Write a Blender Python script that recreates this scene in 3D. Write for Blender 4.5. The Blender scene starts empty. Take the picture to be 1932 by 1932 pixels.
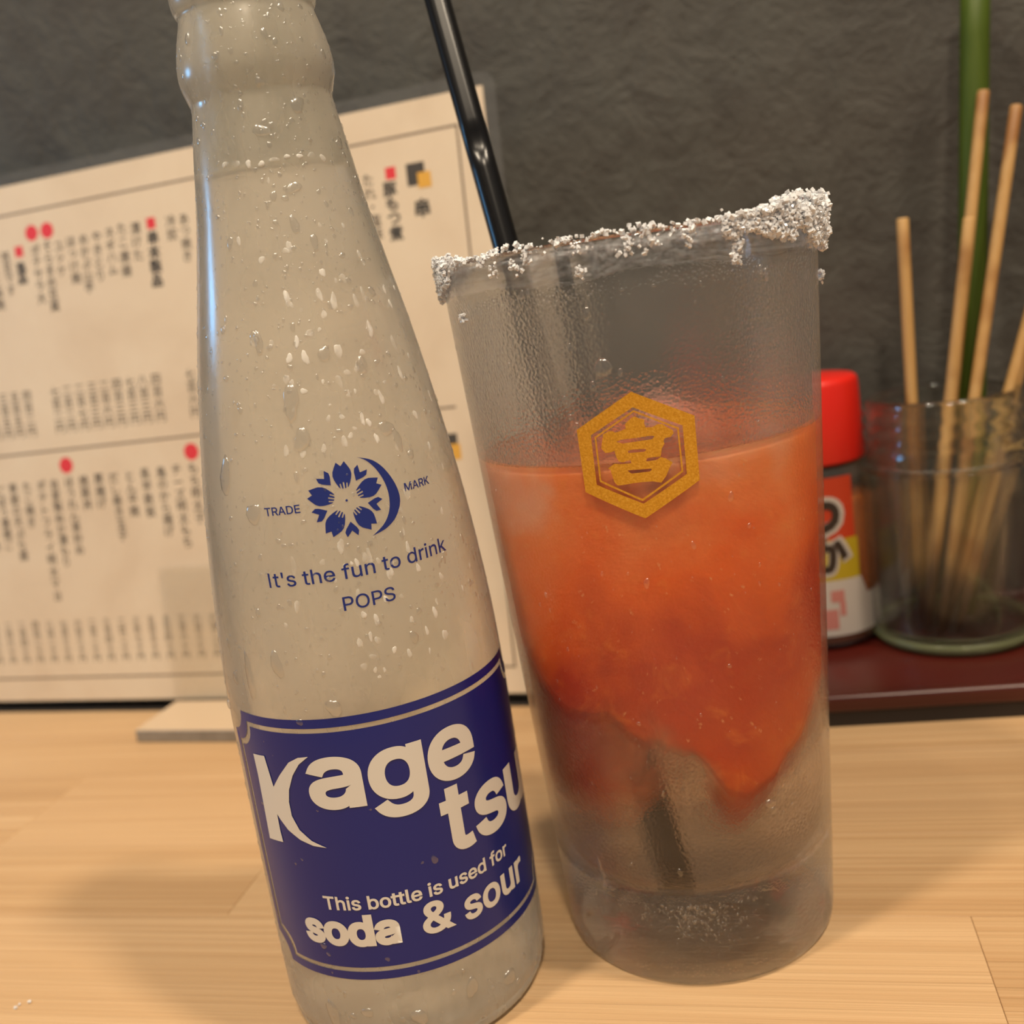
import bpy, bmesh, math, random
from mathutils import Vector, Matrix, noise as mnoise
from mathutils.geometry import delaunay_2d_cdt as cdt
random.seed(7)
C = bpy.context.scene.collection
SC = bpy.context.scene
MM = 0.001
PI = math.pi

# ---------------------------------------------------------------- camera
cam_d = bpy.data.cameras.new('camera'); cam = bpy.data.objects.new('camera', cam_d); C.objects.link(cam)
cr = Vector((0.9894109087787215, -0.031052063997353947, -0.14178089755382675))
cu = Vector((0.14514149506486587, 0.2116779274276203, 0.9665021476697725))
cf = Vector((0.0, 0.9768460597051366, -0.2139433935379839))
M = Matrix.Identity(4)
for i in range(3):
    M[i][0] = cr[i]; M[i][1] = cu[i]; M[i][2] = -cf[i]
M.translation = Vector((0, 0, 0.143))
cam.matrix_world = M
cam_d.sensor_width = 36; cam_d.lens = 36 * 1939.453 / 1932
cam_d.clip_start = 0.01; cam_d.clip_end = 20
cam_d.dof.use_dof = True; cam_d.dof.focus_distance = 0.186; cam_d.dof.aperture_fstop = 15
SC.camera = cam

# ---------------------------------------------------------------- world, lights, exposure
SC.view_settings.view_transform = 'Standard'; SC.view_settings.look = 'None'
SC.view_settings.gamma = 1; SC.view_settings.use_curve_mapping = False
SC.view_settings.exposure = -0.06
SC.cycles.max_bounces = 10; SC.cycles.transmission_bounces = 9; SC.cycles.transparent_max_bounces = 12; SC.cycles.diffuse_bounces = 3; SC.cycles.glossy_bounces = 4
SC.cycles.caustics_refractive = True; SC.cycles.caustics_reflective = False
SC.cycles.use_adaptive_sampling = True; SC.cycles.adaptive_threshold = 0.07; SC.cycles.blur_glossy = 0.6; SC.cycles.sample_clamp_indirect = 4.0
world = bpy.data.worlds.new('room_light'); SC.world = world; world.use_nodes = True
bg = world.node_tree.nodes['Background']; bg.inputs[0].default_value = (1.0, 0.88, 0.74, 1); bg.inputs[1].default_value = 0.26

def lamp(name, loc, target, power, size, col):
    d = bpy.data.lights.new(name, 'AREA'); d.shape = 'DISK'; d.size = size; d.energy = power; d.color = col
    o = bpy.data.objects.new(name, d); C.objects.link(o); o.location = loc
    o.rotation_euler = (Vector(target) - Vector(loc)).to_track_quat('-Z', 'Y').to_euler()
    return o
WARM = (1.0, 0.83, 0.62)
lamp('ceiling_spot', (0.42, -0.06, 1.25), (0, 0.25, 0.05), 9.8, 0.09, WARM)
lamp('ceiling_spot', (-0.42, -0.12, 1.25), (0, 0.28, 0.08), 9.8, 0.09, WARM)
lamp('ceiling_spot', (0.05, -0.45, 1.15), (0, 0.30, 0.1), 8.0, 0.09, WARM)
lamp('blue_side_glow', (-0.62, 0.34, 0.285), (-0.034, 0.2, 0.17), 0.62, 0.10, (0.20, 0.56, 1.0))  # unseen blue source, added for the blue highlights on the bottle neck

# ---------------------------------------------------------------- material helpers
class NT:
    def __init__(s, name):
        s.m = bpy.data.materials.new(name); s.m.use_nodes = True; s.t = s.m.node_tree
        s.p = s.t.nodes['Principled BSDF']; s.out = s.t.nodes['Material Output']
    def n(s, typ, **kw):
        nd = s.t.nodes.new(typ)
        for k, v in kw.items(): setattr(nd, k, v)
        return nd
    def l(s, a, b): s.t.links.new(a, b)
    def coord(s, scale=(1, 1, 1), kind='Object', rnd=0):
        tc = s.n('ShaderNodeTexCoord'); mp = s.n('ShaderNodeMapping'); mp.inputs['Scale'].default_value = scale
        s.l(tc.outputs[kind], mp.inputs['Vector'])
        if rnd:
            oi = s.n('ShaderNodeObjectInfo'); mu = s.n('ShaderNodeMath', operation='MULTIPLY'); mu.inputs[1].default_value = rnd
            s.l(oi.outputs['Random'], mu.inputs[0]); cb = s.n('ShaderNodeCombineXYZ')
            for i in range(3): s.l(mu.outputs[0], cb.inputs[i])
            s.l(cb.outputs[0], mp.inputs['Location'])
        return mp.outputs['Vector']
    def noise(s, vec, scale, detail=4, rough=0.55, dist=0.0):
        nd = s.n('ShaderNodeTexNoise'); nd.inputs['Scale'].default_value = scale; nd.inputs['Detail'].default_value = detail
        nd.inputs['Roughness'].default_value = rough; nd.inputs['Distortion'].default_value = dist
        s.l(vec, nd.inputs['Vector']); return nd.outputs['Fac']
    def ramp(s, fac, stops):
        r = s.n('ShaderNodeValToRGB'); e = r.color_ramp.elements
        while len(e) < len(stops): e.new(0.5)
        for el, (p, c) in zip(e, stops): el.position = p; el.color = (*c, 1) if len(c) == 3 else c
        s.l(fac, r.inputs['Fac']); return r.outputs['Color']
    def bump(s, h, strength=0.3, dist=0.001, normal=None):
        b = s.n('ShaderNodeBump'); b.inputs['Strength'].default_value = strength; b.inputs['Distance'].default_value = dist
        s.l(h, b.inputs['Height'])
        if normal: s.l(normal, b.inputs['Normal'])
        return b.outputs['Normal']
    def mix(s, fac, a, b, blend='MIX'):
        m = s.n('ShaderNodeMix', data_type='RGBA', blend_type=blend)
        for sock, v in ((m.inputs[0], fac), (m.inputs[6], a), (m.inputs[7], b)):
            if hasattr(v, 'is_linked'): s.l(v, sock)
            elif isinstance(v, (int, float)): sock.default_value = v
            else: sock.default_value = (*v, 1)
        return m.outputs[2]
    def mapr(s, v, a, b, c, d, smooth=True):
        m = s.n('ShaderNodeMapRange'); m.interpolation_type = 'SMOOTHSTEP' if smooth else 'LINEAR'
        for i, x in enumerate((a, b, c, d)): m.inputs[i + 1].default_value = x
        s.l(v, m.inputs[0]); return m.outputs[0]
    def math(s, op, a, b=None):
        m = s.n('ShaderNodeMath', operation=op)
        for i, v in enumerate((a, b)):
            if v is None: continue
            if hasattr(v, 'is_linked'): s.l(v, m.inputs[i])
            else: m.inputs[i].default_value = v
        return m.outputs[0]
    def facing(s, f0=0.04, gain=0.9, power=4.0):
        lw = s.n('ShaderNodeLayerWeight'); lw.inputs[0].default_value = 0.5
        return s.math('ADD', s.math('MULTIPLY', s.math('POWER', lw.outputs['Facing'], power), gain), f0)
    def xyz(s, vec):
        x = s.n('ShaderNodeSeparateXYZ'); s.l(vec, x.inputs[0]); return x.outputs
    def set(s, **kw):
        for k, v in kw.items():
            sock = s.p.inputs[k.replace('_', ' ')]
            if hasattr(v, 'is_linked'): s.l(v, sock)
            elif isinstance(v, tuple) and len(sock.default_value) == 4: sock.default_value = (*v, 1)
            else: sock.default_value = v
        return s

def plain(name, col, rough=0.5, **kw):
    m = NT(name); m.set(Base_Color=col, Roughness=rough, **kw); return m.m

def srgb(r, g, b):
    f = lambda c: (c / 255) / 12.92 if c < 11 else ((c / 255 + 0.055) / 1.055) ** 2.4
    return (f(r), f(g), f(b))

# ---------------------------------------------------------------- mesh helpers (all coordinates in millimetres)
def link(name, bm, mat, parent=None, smooth=False, label=None, kind=None):
    for v in bm.verts: v.co *= MM
    bm.normal_update()
    me = bpy.data.meshes.new(name); bm.to_mesh(me); bm.free()
    if smooth: me.shade_smooth()
    o = bpy.data.objects.new(name, me); C.objects.link(o)
    for m_ in (mat if isinstance(mat, (list, tuple)) else [mat]): me.materials.append(m_)
    if parent: o.parent = parent
    if label: o['label'] = label
    if kind: o['kind'] = kind
    return o

def thing(name, label, cat, loc=(0, 0, 0), rotz=0.0, group=None):
    o = bpy.data.objects.new(name, None); C.objects.link(o); o.empty_display_size = 0.01
    o.location = Vector(loc) * MM; o.rotation_euler = (0, 0, rotz)
    o['label'] = label; o['category'] = cat
    if group: o['group'] = group
    return o

def tag(o, label, cat, group=None):
    o['label'] = label; o['category'] = cat
    if group: o['group'] = group
    return o

def add_box(bm, x0, x1, y0, y1, z0, z1, bevel=0.0, seg=2, mi=0):
    vs = [bm.verts.new((x, y, z)) for x in (x0, x1) for y in (y0, y1) for z in (z0, z1)]
    idx = [(0, 1, 3, 2), (4, 6, 7, 5), (0, 4, 5, 1), (2, 3, 7, 6), (0, 2, 6, 4), (1, 5, 7, 3)]
    fs = [bm.faces.new([vs[i] for i in f]) for f in idx]
    for f in fs: f.material_index = mi
    bmesh.ops.recalc_face_normals(bm, faces=fs)
    if bevel:
        es = list({e for f in fs for e in f.edges})
        bmesh.ops.bevel(bm, geom=es, offset=bevel, segments=seg, affect='EDGES', profile=0.6)

def add_lathe(bm, prof, n=96, cx=0, cy=0, closed=False):
    rings = []
    for r, z in prof:
        if r <= 1e-6: rings.append([bm.verts.new((cx, cy, z))])
        else: rings.append([bm.verts.new((cx + r * math.cos(2 * PI * i / n), cy + r * math.sin(2 * PI * i / n), z)) for i in range(n)])
    prs = list(zip(rings, rings[1:])) + ([(rings[-1], rings[0])] if closed else [])
    for a, b in prs:
        for i in range(n):
            j = (i + 1) % n
            if len(a) == 1 and len(b) == 1: continue
            if len(a) == 1: bm.faces.new((a[0], b[j], b[i]))
            elif len(b) == 1: bm.faces.new((a[i], a[j], b[0]))
            else: bm.faces.new((a[i], a[j], b[j], b[i]))

def smooth_prof(pts, n=8):
    """Catmull-Rom through (r,z) points"""
    out = []
    P = [pts[0]] + list(pts) + [pts[-1]]
    for i in range(1, len(P) - 2):
        p0, p1, p2, p3 = P[i - 1], P[i], P[i + 1], P[i + 2]
        for k in range(n):
            t = k / n
            out.append(tuple(0.5 * (2 * b + (c - a) * t + (2 * a - 5 * b + 4 * c - d) * t * t + (3 * b - a - 3 * c + d) * t ** 3)
                             for a, b, c, d in zip(p0, p1, p2, p3)))
    out.append(pts[-1]); return out

def add_tube(bm, pts, rad, n=12, cap=True):
    pts = [Vector(p) for p in pts]; rings = []
    for i, p in enumerate(pts):
        d = (pts[min(i + 1, len(pts) - 1)] - pts[max(i - 1, 0)]).normalized()
        a = d.cross(Vector((0, 1, 0.01))).normalized(); b = d.cross(a)
        r = rad[i] if isinstance(rad, (list, tuple)) else rad
        rings.append([bm.verts.new(p + (a * math.cos(2 * PI * k / n) + b * math.sin(2 * PI * k / n)) * r) for k in range(n)])
    for A, B in zip(rings, rings[1:]):
        for k in range(n): bm.faces.new((A[k], A[(k + 1) % n], B[(k + 1) % n], B[k]))
    if cap:
        bm.faces.new(rings[0][::-1]); bm.faces.new(rings[-1])
    bmesh.ops.recalc_face_normals(bm, faces=bm.faces[:])

# ---- flat print: filled outlines and lettering, cut fine and wrapped on a surface
def curve_to_bm(cu_):
    ob = bpy.data.objects.new('tmp', cu_)
    C.objects.link(ob)
    dg = bpy.context.evaluated_depsgraph_get(); dg.update()
    me = bpy.data.meshes.new_from_object(ob.evaluated_get(dg)); bm = bmesh.new(); bm.from_mesh(me)
    bpy.data.objects.remove(ob); bpy.data.meshes.remove(me); bpy.data.curves.remove(cu_)
    return bm

def fill_polys(polys):
    c = bpy.data.curves.new('tmp', 'CURVE'); c.dimensions = '2D'; c.fill_mode = 'BOTH'
    for p in polys:
        s = c.splines.new('POLY'); s.points.add(len(p) - 1); s.use_cyclic_u = True
        for q, (x, y) in zip(s.points, p): q.co = (x, y, 0, 1)
    return curve_to_bm(c)

try:                                                     # the plain sans that ships with Blender itself
    SANS = bpy.data.fonts.load(bpy.utils.resource_path('LOCAL') + '/datafiles/fonts/Inter.woff2')
except Exception:
    SANS = None
def text_bm(body, offset=0.0, box=None, spacing=1.0):
    """lettering as a flat filled mesh; overlapping strokes are merged (non-zero winding)"""
    c = bpy.data.curves.new('tmp', 'FONT')
    if SANS and body.isascii(): c.font = SANS
    c.body = body; c.size = 1.0; c.offset = offset; c.resolution_u = 4; c.space_character = spacing; c.fill_mode = 'NONE'
    src = curve_to_bm(c); loops = []; seen = set()
    src.verts.ensure_lookup_table()
    nxt = {}
    for e in src.edges:
        a, b = e.verts[0].index, e.verts[1].index
        nxt.setdefault(a, []).append(b); nxt.setdefault(b, []).append(a)
    for v in src.verts:
        if v.index in seen or v.index not in nxt: continue
        lp = [v.index]; seen.add(v.index); cur = v.index
        step_ = cur + 1 if cur + 1 in nxt[cur] else nxt[cur][0]
        while step_ not in seen:
            lp.append(step_); seen.add(step_)
            cand = [q for q in nxt[step_] if q not in seen]
            if not cand: break
            step_ = step_ + 1 if step_ + 1 in cand else cand[0]
        if len(lp) > 2: loops.append([src.verts[q].co.xy.copy() for q in lp])
    src.free(); bm = bmesh.new()
    if not loops: return bm
    if offset:                                           # embolden: push every outline outwards
        area = sum(sum(lp[q].x * lp[(q + 1) % len(lp)].y - lp[(q + 1) % len(lp)].x * lp[q].y for q in range(len(lp))) for lp in loops)
        sg = 1 if area > 0 else -1; new = []
        for lp in loops:
            lp = [p for q, p in enumerate(lp) if (p - lp[q - 1]).length > 1e-5]; n_ = len(lp); out = []
            for q in range(n_):
                d1 = (lp[q] - lp[q - 1]).normalized(); d2 = (lp[(q + 1) % n_] - lp[q]).normalized()
                n1 = Vector((d1.y, -d1.x)); n2 = Vector((d2.y, -d2.x)); b = n1 + n2
                b = b / max(0.35, b.length_squared / 2) if b.length > 1e-4 else n1
                out.append(lp[q] + b * offset * sg)
            new.append(out)
        loops = new
    pts, edges = [], []
    for lp in loops:
        k0 = len(pts); pts += lp; edges += [(k0 + q, k0 + (q + 1) % len(lp)) for q in range(len(lp))]
    vo, _, fo, _, _, _ = cdt(pts, edges, [], 0, 1e-6)
    def winding(p):
        w_ = 0
        for lp in loops:
            for q in range(len(lp)):
                a, b = lp[q], lp[(q + 1) % len(lp)]
                if (a.y <= p.y) != (b.y <= p.y):
                    t = (p.y - a.y) / (b.y - a.y)
                    if a.x + t * (b.x - a.x) > p.x: w_ += 1 if b.y > a.y else -1
        return w_
    V = [bm.verts.new((v.x, v.y, 0)) for v in vo]
    for f in fo:
        m_ = sum((vo[q] for q in f), Vector((0, 0))) / len(f)
        if winding(m_) != 0: bm.faces.new([V[q] for q in f])
    bmesh.ops.delete(bm, geom=[v for v in bm.verts if not v.link_faces], context='VERTS')
    if box and bm.verts:
        xs = [v.co.x for v in bm.verts]; ys = [v.co.y for v in bm.verts]
        x0, x1, y0, y1 = min(xs), max(xs), min(ys), max(ys)
        bx0, bx1, by0, by1 = box
        for v in bm.verts:
            v.co.x = bx0 + (v.co.x - x0) / (x1 - x0) * (bx1 - bx0); v.co.y = by0 + (v.co.y - y0) / (y1 - y0) * (by1 - by0)
    return bm

def wrap(dst, src, fn, step=1.2, mi=0):
    """cut src (flat, in mm) into strips and send it through fn(x, y) into dst"""
    if not src.verts: src.free(); return
    for ax in (0, 1):
        lo = min(v.co[ax] for v in src.verts); hi = max(v.co[ax] for v in src.verts)
        st = step if ax == 0 else step * 4
        k = lo + st
        while k < hi:
            co = Vector((0, 0, 0)); co[ax] = k; no = Vector((0, 0, 0)); no[ax] = 1
            bmesh.ops.bisect_plane(src, geom=src.verts[:] + src.edges[:] + src.faces[:], plane_co=co, plane_no=no)
            k += st
    mp = {}
    for v in src.verts: mp[v] = dst.verts.new(fn(v.co.x, v.co.y))
    for f in src.faces:
        try:
            g = dst.faces.new([mp[v] for v in f.verts]); g.material_index = mi; g.smooth = True
        except ValueError: pass
    src.free()

def interp(x, xs, ys):
    if x <= xs[0]: return ys[0]
    for i in range(len(xs) - 1):
        if x <= xs[i + 1]: return ys[i] + (ys[i + 1] - ys[i]) * (x - xs[i]) / (xs[i + 1] - xs[i])
    return ys[-1]

# ================================================================= MATERIALS
def mat_wall():
    m = NT('dark_plaster'); v = m.coord((1, 1, 1))
    a = m.noise(v, 9, 5, 0.6); b = m.noise(v, 38, 6, 0.62, 0.6)
    col = m.ramp(a, [(0.3, (0.050, 0.045, 0.039)), (0.5, (0.058, 0.057, 0.050)), (0.72, (0.072, 0.068, 0.059))])
    col = m.mix(m.mapr(b, 0.42, 0.66, 0.0, 0.6), col, (0.034, 0.030, 0.026))
    h = m.math('ADD', m.noise(v, 60, 7, 0.6, 0.8), m.math('MULTIPLY', m.noise(v, 260, 4, 0.6), 0.35))
    m.set(Base_Color=col, Roughness=0.75, Normal=m.bump(h, 0.55, 0.003)); return m.m

def mat_wood():
    m = NT('oak_stave')
    v1 = m.coord((1.2, 42, 6), rnd=9.0); v2 = m.coord((6, 620, 40), rnd=5.0); v3 = m.coord((2, 12, 4), rnd=3.0)
    g1 = m.noise(v1, 1.0, 5, 0.6, 0.35); g2 = m.noise(v2, 1.0, 3, 0.6); g3 = m.noise(v3, 1.0, 3, 0.5)
    oi = m.n('ShaderNodeObjectInfo')
    c = m.ramp(g1, [(0.28, (0.40, 0.240, 0.115)), (0.5, (0.53, 0.345, 0.180)), (0.72, (0.65, 0.455, 0.262))])
    c = m.mix(m.mapr(g2, 0.35, 0.62, 0.55, 0.0), c, (0.40, 0.225, 0.100))
    c = m.mix(m.mapr(g3, 0.35, 0.7, 0.0, 0.40), c, (0.70, 0.50, 0.29))
    c = m.mix(m.math('MULTIPLY', oi.outputs['Random'], 0.40), c, (0.47, 0.29, 0.15))
    h = m.math('ADD', g2, m.math('MULTIPLY', g1, 0.6))
    m.set(Base_Color=c, Roughness=m.mapr(g2, 0.3, 0.7, 0.42, 0.58), Normal=m.bump(h, 0.5, 0.001))
    m.p.inputs['Specular IOR Level'].default_value = 0.35
    return m.m

def mat_bottle():
    """cold bottle glass: clear glass under a film of condensation"""
    m = NT('fogged_glass'); v = m.coord((1, 1, 1))
    beads = m.n('ShaderNodeTexVoronoi'); beads.feature = 'SMOOTH_F1'; beads.inputs['Scale'].default_value = 900; m.l(v, beads.inputs['Vector'])
    h = m.math('ADD', m.math('MULTIPLY', beads.outputs['Distance'], 0.5), m.noise(v, 160, 3))
    nr = m.bump(h, 0.12, 0.0004)
    pat = m.noise(m.coord((1, 1, 0.45)), 85, 3, 0.5)
    m.set(Base_Color=(0.97, 0.985, 0.94), Roughness=m.mapr(pat, 0.35, 0.65, 0.34, 0.16), IOR=1.34, Transmission_Weight=1.0, Normal=nr)
    m.p.inputs['Coat Weight'].default_value = 0.8; m.p.inputs['Coat Roughness'].default_value = 0.2
    dif = m.n('ShaderNodeBsdfDiffuse'); dif.inputs[0].default_value = (0.66, 0.61, 0.52, 1)
    trl = m.n('ShaderNodeBsdfTranslucent'); trl.inputs[0].default_value = (0.74, 0.70, 0.60, 1)
    mx = m.n('ShaderNodeMixShader'); mx.inputs[0].default_value = 0.45; m.l(dif.outputs[0], mx.inputs[1]); m.l(trl.outputs[0], mx.inputs[2])
    mx2 = m.n('ShaderNodeMixShader'); m.l(m.mapr(pat, 0.35, 0.68, 0.50, 0.30), mx2.inputs[0])
    m.l(m.p.outputs[0], mx2.inputs[1]); m.l(mx.outputs[0], mx2.inputs[2]); m.l(mx2.outputs[0], m.out.inputs[0])
    return m.m

def mat_tumbler():
    m = NT('frosted_tumbler_glass'); v = m.coord((1, 1, 1))
    x, y, z = m.xyz(v)
    bd = m.n('ShaderNodeTexVoronoi'); bd.feature = 'F1'; bd.inputs['Scale'].default_value = 1500; m.l(v, bd.inputs['Vector'])
    pat = m.noise(m.coord((1, 1, 0.6)), 60, 4, 0.55)
    # fine dew, wiped clear in patches near the foot
    clear = m.math('MULTIPLY', m.mapr(z, 0.026, 0.018, 0.0, 1.0), m.mapr(m.noise(v, 95, 2), 0.52, 0.56, 0.0, 1.0))
    clear = m.math('MAXIMUM', clear, m.mapr(m.math('ADD', z, m.math('MULTIPLY', pat, 0.006)), 0.1425, 0.1455, 0.0, 1.0))
    dew = m.math('SUBTRACT', 1.0, clear)
    nr = m.bump(m.math('MULTIPLY', m.math('ADD', bd.outputs['Distance'], m.math('MULTIPLY', m.noise(v, 420, 2), 0.25)), dew), 0.30, 0.0003)
    m.set(Base_Color=(0.985, 0.985, 0.98), IOR=1.5, Transmission_Weight=1.0, Normal=nr,
          Roughness=m.math('MULTIPLY', m.math('MULTIPLY', m.mapr(pat, 0.3, 0.7, 0.19, 0.10), m.mapr(z, 0.03, 0.065, 0.35, 1.0)), dew))
    dif = m.n('ShaderNodeBsdfDiffuse'); dif.inputs[0].default_value = (0.80, 0.78, 0.76, 1)
    trl = m.n('ShaderNodeBsdfTranslucent'); trl.inputs[0].default_value = (0.85, 0.83, 0.80, 1)
    tr = m.n('ShaderNodeBsdfTransparent'); tr.inputs[0].default_value = (0.985, 0.985, 0.98, 1)
    fog = m.n('ShaderNodeMixShader'); fog.inputs[0].default_value = 0.5; m.l(dif.outputs[0], fog.inputs[1]); m.l(trl.outputs[0], fog.inputs[2])
    a = m.n('ShaderNodeMixShader'); a.inputs[0].default_value = 0.42; m.l(m.p.outputs[0], a.inputs[1]); m.l(tr.outputs[0], a.inputs[2])
    mx2 = m.n('ShaderNodeMixShader'); m.l(m.math('MULTIPLY', m.math('MULTIPLY', m.mapr(pat, 0.3, 0.7, 0.045, 0.018), m.mapr(z, 0.03, 0.065, 0.4, 1.0)), dew), mx2.inputs[0])
    m.l(a.outputs[0], mx2.inputs[1]); m.l(fog.outputs[0], mx2.inputs[2]); m.l(mx2.outputs[0], m.out.inputs[0])
    return m.m

def mat_clear(name, ior=1.45, rough=0.0, col=(0.98, 0.985, 0.98)):
    return plain(name, col, rough, IOR=ior, Transmission_Weight=1.0)

def mat_thin(name, tint, gloss=0.12, dif=0.06, rough=0.08):
    """thin clear sheet: lets light through, a little gloss, a little haze"""
    m = NT(name)
    tr = m.n('ShaderNodeBsdfTransparent'); tr.inputs[0].default_value = (*tint, 1)
    gl = m.n('ShaderNodeBsdfGlossy'); gl.inputs['Roughness'].default_value = rough
    df = m.n('ShaderNodeBsdfDiffuse'); df.inputs[0].default_value = (0.8, 0.8, 0.8, 1)
    a = m.n('ShaderNodeMixShader'); a.inputs[0].default_value = dif; m.l(tr.outputs[0], a.inputs[1]); m.l(df.outputs[0], a.inputs[2])
    b = m.n('ShaderNodeMixShader'); m.l(m.facing(0.04, gloss * 4, 4.0), b.inputs[0]); m.l(a.outputs[0], b.inputs[1]); m.l(gl.outputs[0], b.inputs[2])
    m.l(b.outputs[0], m.out.inputs[0]); return m.m

def mat_pulp():
    """slush: icy and pale near the top, dense tomato in the middle, thinning out to nothing at its lower edge"""
    m = NT('frozen_tomato_slush'); v = m.coord((1, 1, 1)); x, y, z = m.xyz(v)
    big = m.noise(v, 48, 3, 0.5, 0.4); mid = m.noise(v, 130, 4, 0.6, 0.6); fine = m.noise(v, 700, 3, 0.6)
    th = m.n('ShaderNodeAttribute'); th.attribute_name = 'thickness'; th = th.outputs['Fac']
    t = m.math('ADD', z, m.math('MULTIPLY', m.math('SUBTRACT', big, 0.5), 0.060))
    t = m.math('SUBTRACT', t, m.math('MULTIPLY', x, 0.15))
    c = m.ramp(m.mapr(t, 0.012, 0.100, 0, 1, False), [(0.0, (0.80, 0.20, 0.006)), (0.16, (0.62, 0.080, 0.002)), (0.40, (0.52, 0.040, 0.001)),
               (0.62, (0.88, 0.135, 0.006)), (0.82, (0.95, 0.25, 0.06)), (0.99, (0.90, 0.42, 0.25))])
    c = m.mix(m.mapr(mid, 0.55, 0.75, 0.0, 0.35), c, (0.95, 0.27, 0.035))
    c = m.mix(m.mapr(fine, 0.66, 0.74, 0.0, 0.55), c, (0.98, 0.52, 0.22))
    c = m.mix(m.mapr(th, 0.35, 0.9, 0.75, 0.0), c, (0.84, 0.22, 0.075))
    m.set(Base_Color=c, Roughness=0.4, Normal=m.bump(m.math('ADD', mid, m.math('MULTIPLY', fine, 0.3)), 0.3, 0.001),
          Subsurface_Weight=0.3, Subsurface_Radius=(0.006, 0.002, 0.001), Subsurface_Scale=1.0)
    al = m.math('ADD', th, m.math('MULTIPLY', m.math('SUBTRACT', mid, 0.5), m.mapr(m.math('ABSOLUTE', m.math('SUBTRACT', th, 0.55)), 0.1, 0.45, 1.0, 0.0)))
    m.set(Alpha=m.mapr(al, 0.02, 0.95, 0.0, 1.0, False))
    return m.m

def mat_gold():
    m = NT('gold_paint'); v = m.coord((1, 1, 1)); n = m.noise(v, 2600, 2, 0.6)
    c = m.ramp(n, [(0.32, (0.60, 0.27, 0.012)), (0.55, (0.71, 0.34, 0.022)), (0.75, (0.80, 0.43, 0.06))])
    m.set(Base_Color=c, Roughness=0.42, Metallic=0.25, Normal=m.bump(n, 0.35, 0.0002)); return m.m

def mat_paper():
    m = NT('mottled_menu_paper'); v = m.coord((1, 1, 1)); n = m.noise(v, 22, 5, 0.6, 0.5)
    c = m.ramp(n, [(0.3, (0.67, 0.54, 0.395)), (0.52, (0.725, 0.60, 0.45)), (0.75, (0.76, 0.65, 0.50))])
    m.set(Base_Color=c, Roughness=0.6); return m.m

def mat_skewer():
    m = NT('bamboo_skewer'); x, y, z = m.xyz(m.coord((1, 1, 1), kind='Generated'))
    v = m.coord((1, 1, 1), kind='Object', rnd=3.0); n = m.noise(v, 30, 3, 0.5); f = m.noise(m.coord((900, 900, 30), rnd=2), 1, 3)
    c = m.mix(m.mapr(f, 0.3, 0.7, 0, 0.5), (0.43, 0.25, 0.085), (0.53, 0.34, 0.145))
    c = m.mix(m.mapr(n, 0.50, 0.66, 0.0, 0.85), c, (0.22, 0.085, 0.018))
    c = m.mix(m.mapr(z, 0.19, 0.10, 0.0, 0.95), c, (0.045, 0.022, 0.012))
    m.set(Base_Color=c, Roughness=0.55); return m.m

WALL, WOOD, FOG, TUMB = mat_wall(), mat_wood(), mat_bottle(), mat_tumbler()
def mat_drop():
    m = NT('water_drop')
    tr = m.n('ShaderNodeBsdfTransparent'); tr.inputs[0].default_value = (1, 1, 1, 1)
    gl = m.n('ShaderNodeBsdfGlossy'); gl.inputs['Roughness'].default_value = 0.22
    rf = m.n('ShaderNodeBsdfRefraction'); rf.inputs['IOR'].default_value = 1.33; rf.inputs['Roughness'].default_value = 0.0
    a = m.n('ShaderNodeMixShader'); a.inputs[0].default_value = 0.22; m.l(tr.outputs[0], a.inputs[1]); m.l(rf.outputs[0], a.inputs[2])
    b = m.n('ShaderNodeMixShader'); m.l(m.facing(0.13, 0.5, 3.0), b.inputs[0]); m.l(a.outputs[0], b.inputs[1]); m.l(gl.outputs[0], b.inputs[2])
    m.l(b.outputs[0], m.out.inputs[0]); return m.m
DROP = mat_drop()
BLUE = plain('blue_bottle_print', (0.003, 0.012, 0.165), 0.30)
BLUE2 = plain('blue_mark_print', (0.010, 0.022, 0.165), 0.4)
CREAM = plain('silver_white_print', (0.66, 0.64, 0.60), 0.45)
GOLD, PULP, PAPER, SKEW = mat_gold(), mat_pulp(), mat_paper(), mat_skewer()
INK = plain('menu_ink', (0.035, 0.028, 0.022), 0.7)
INKL = plain('menu_ink_pale', (0.085, 0.065, 0.045), 0.7)
RED = plain('menu_red', (0.72, 0.015, 0.03), 0.6)
MYEL = plain('menu_yellow', (0.72, 0.38, 0.035), 0.6)
LINE = plain('menu_rule', (0.16, 0.11, 0.075), 0.7)
FILM = mat_thin('laminate_film', (0.97, 0.97, 0.97), 0.05, 0.02)
ACRY = mat_thin('clear_acrylic', (0.99, 0.985, 0.97), 0.12, 0.02)
LACQ = NT('maroon_lacquer'); _n = LACQ.noise(LACQ.coord((8, 90, 90)), 1.0, 3)
LACQ.set(Base_Color=LACQ.mix(_n, (0.070, 0.008, 0.005), (0.040, 0.007, 0.005)), Roughness=0.28); LACQ = LACQ.m
STRAW = plain('black_plastic', (0.005, 0.005, 0.006), 0.26, Specular_IOR_Level=0.28)

# ================================================================= SETTING
A14 = math.radians(-14)
bm = bmesh.new(); add_box(bm, -900, 900, 0, 60, -60, 900)
w = link('wall_back', bm, WALL); w.location = Vector((0, 400, 0)) * MM; w.rotation_euler = (0, 0, A14); w['kind'] = 'structure'

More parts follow.
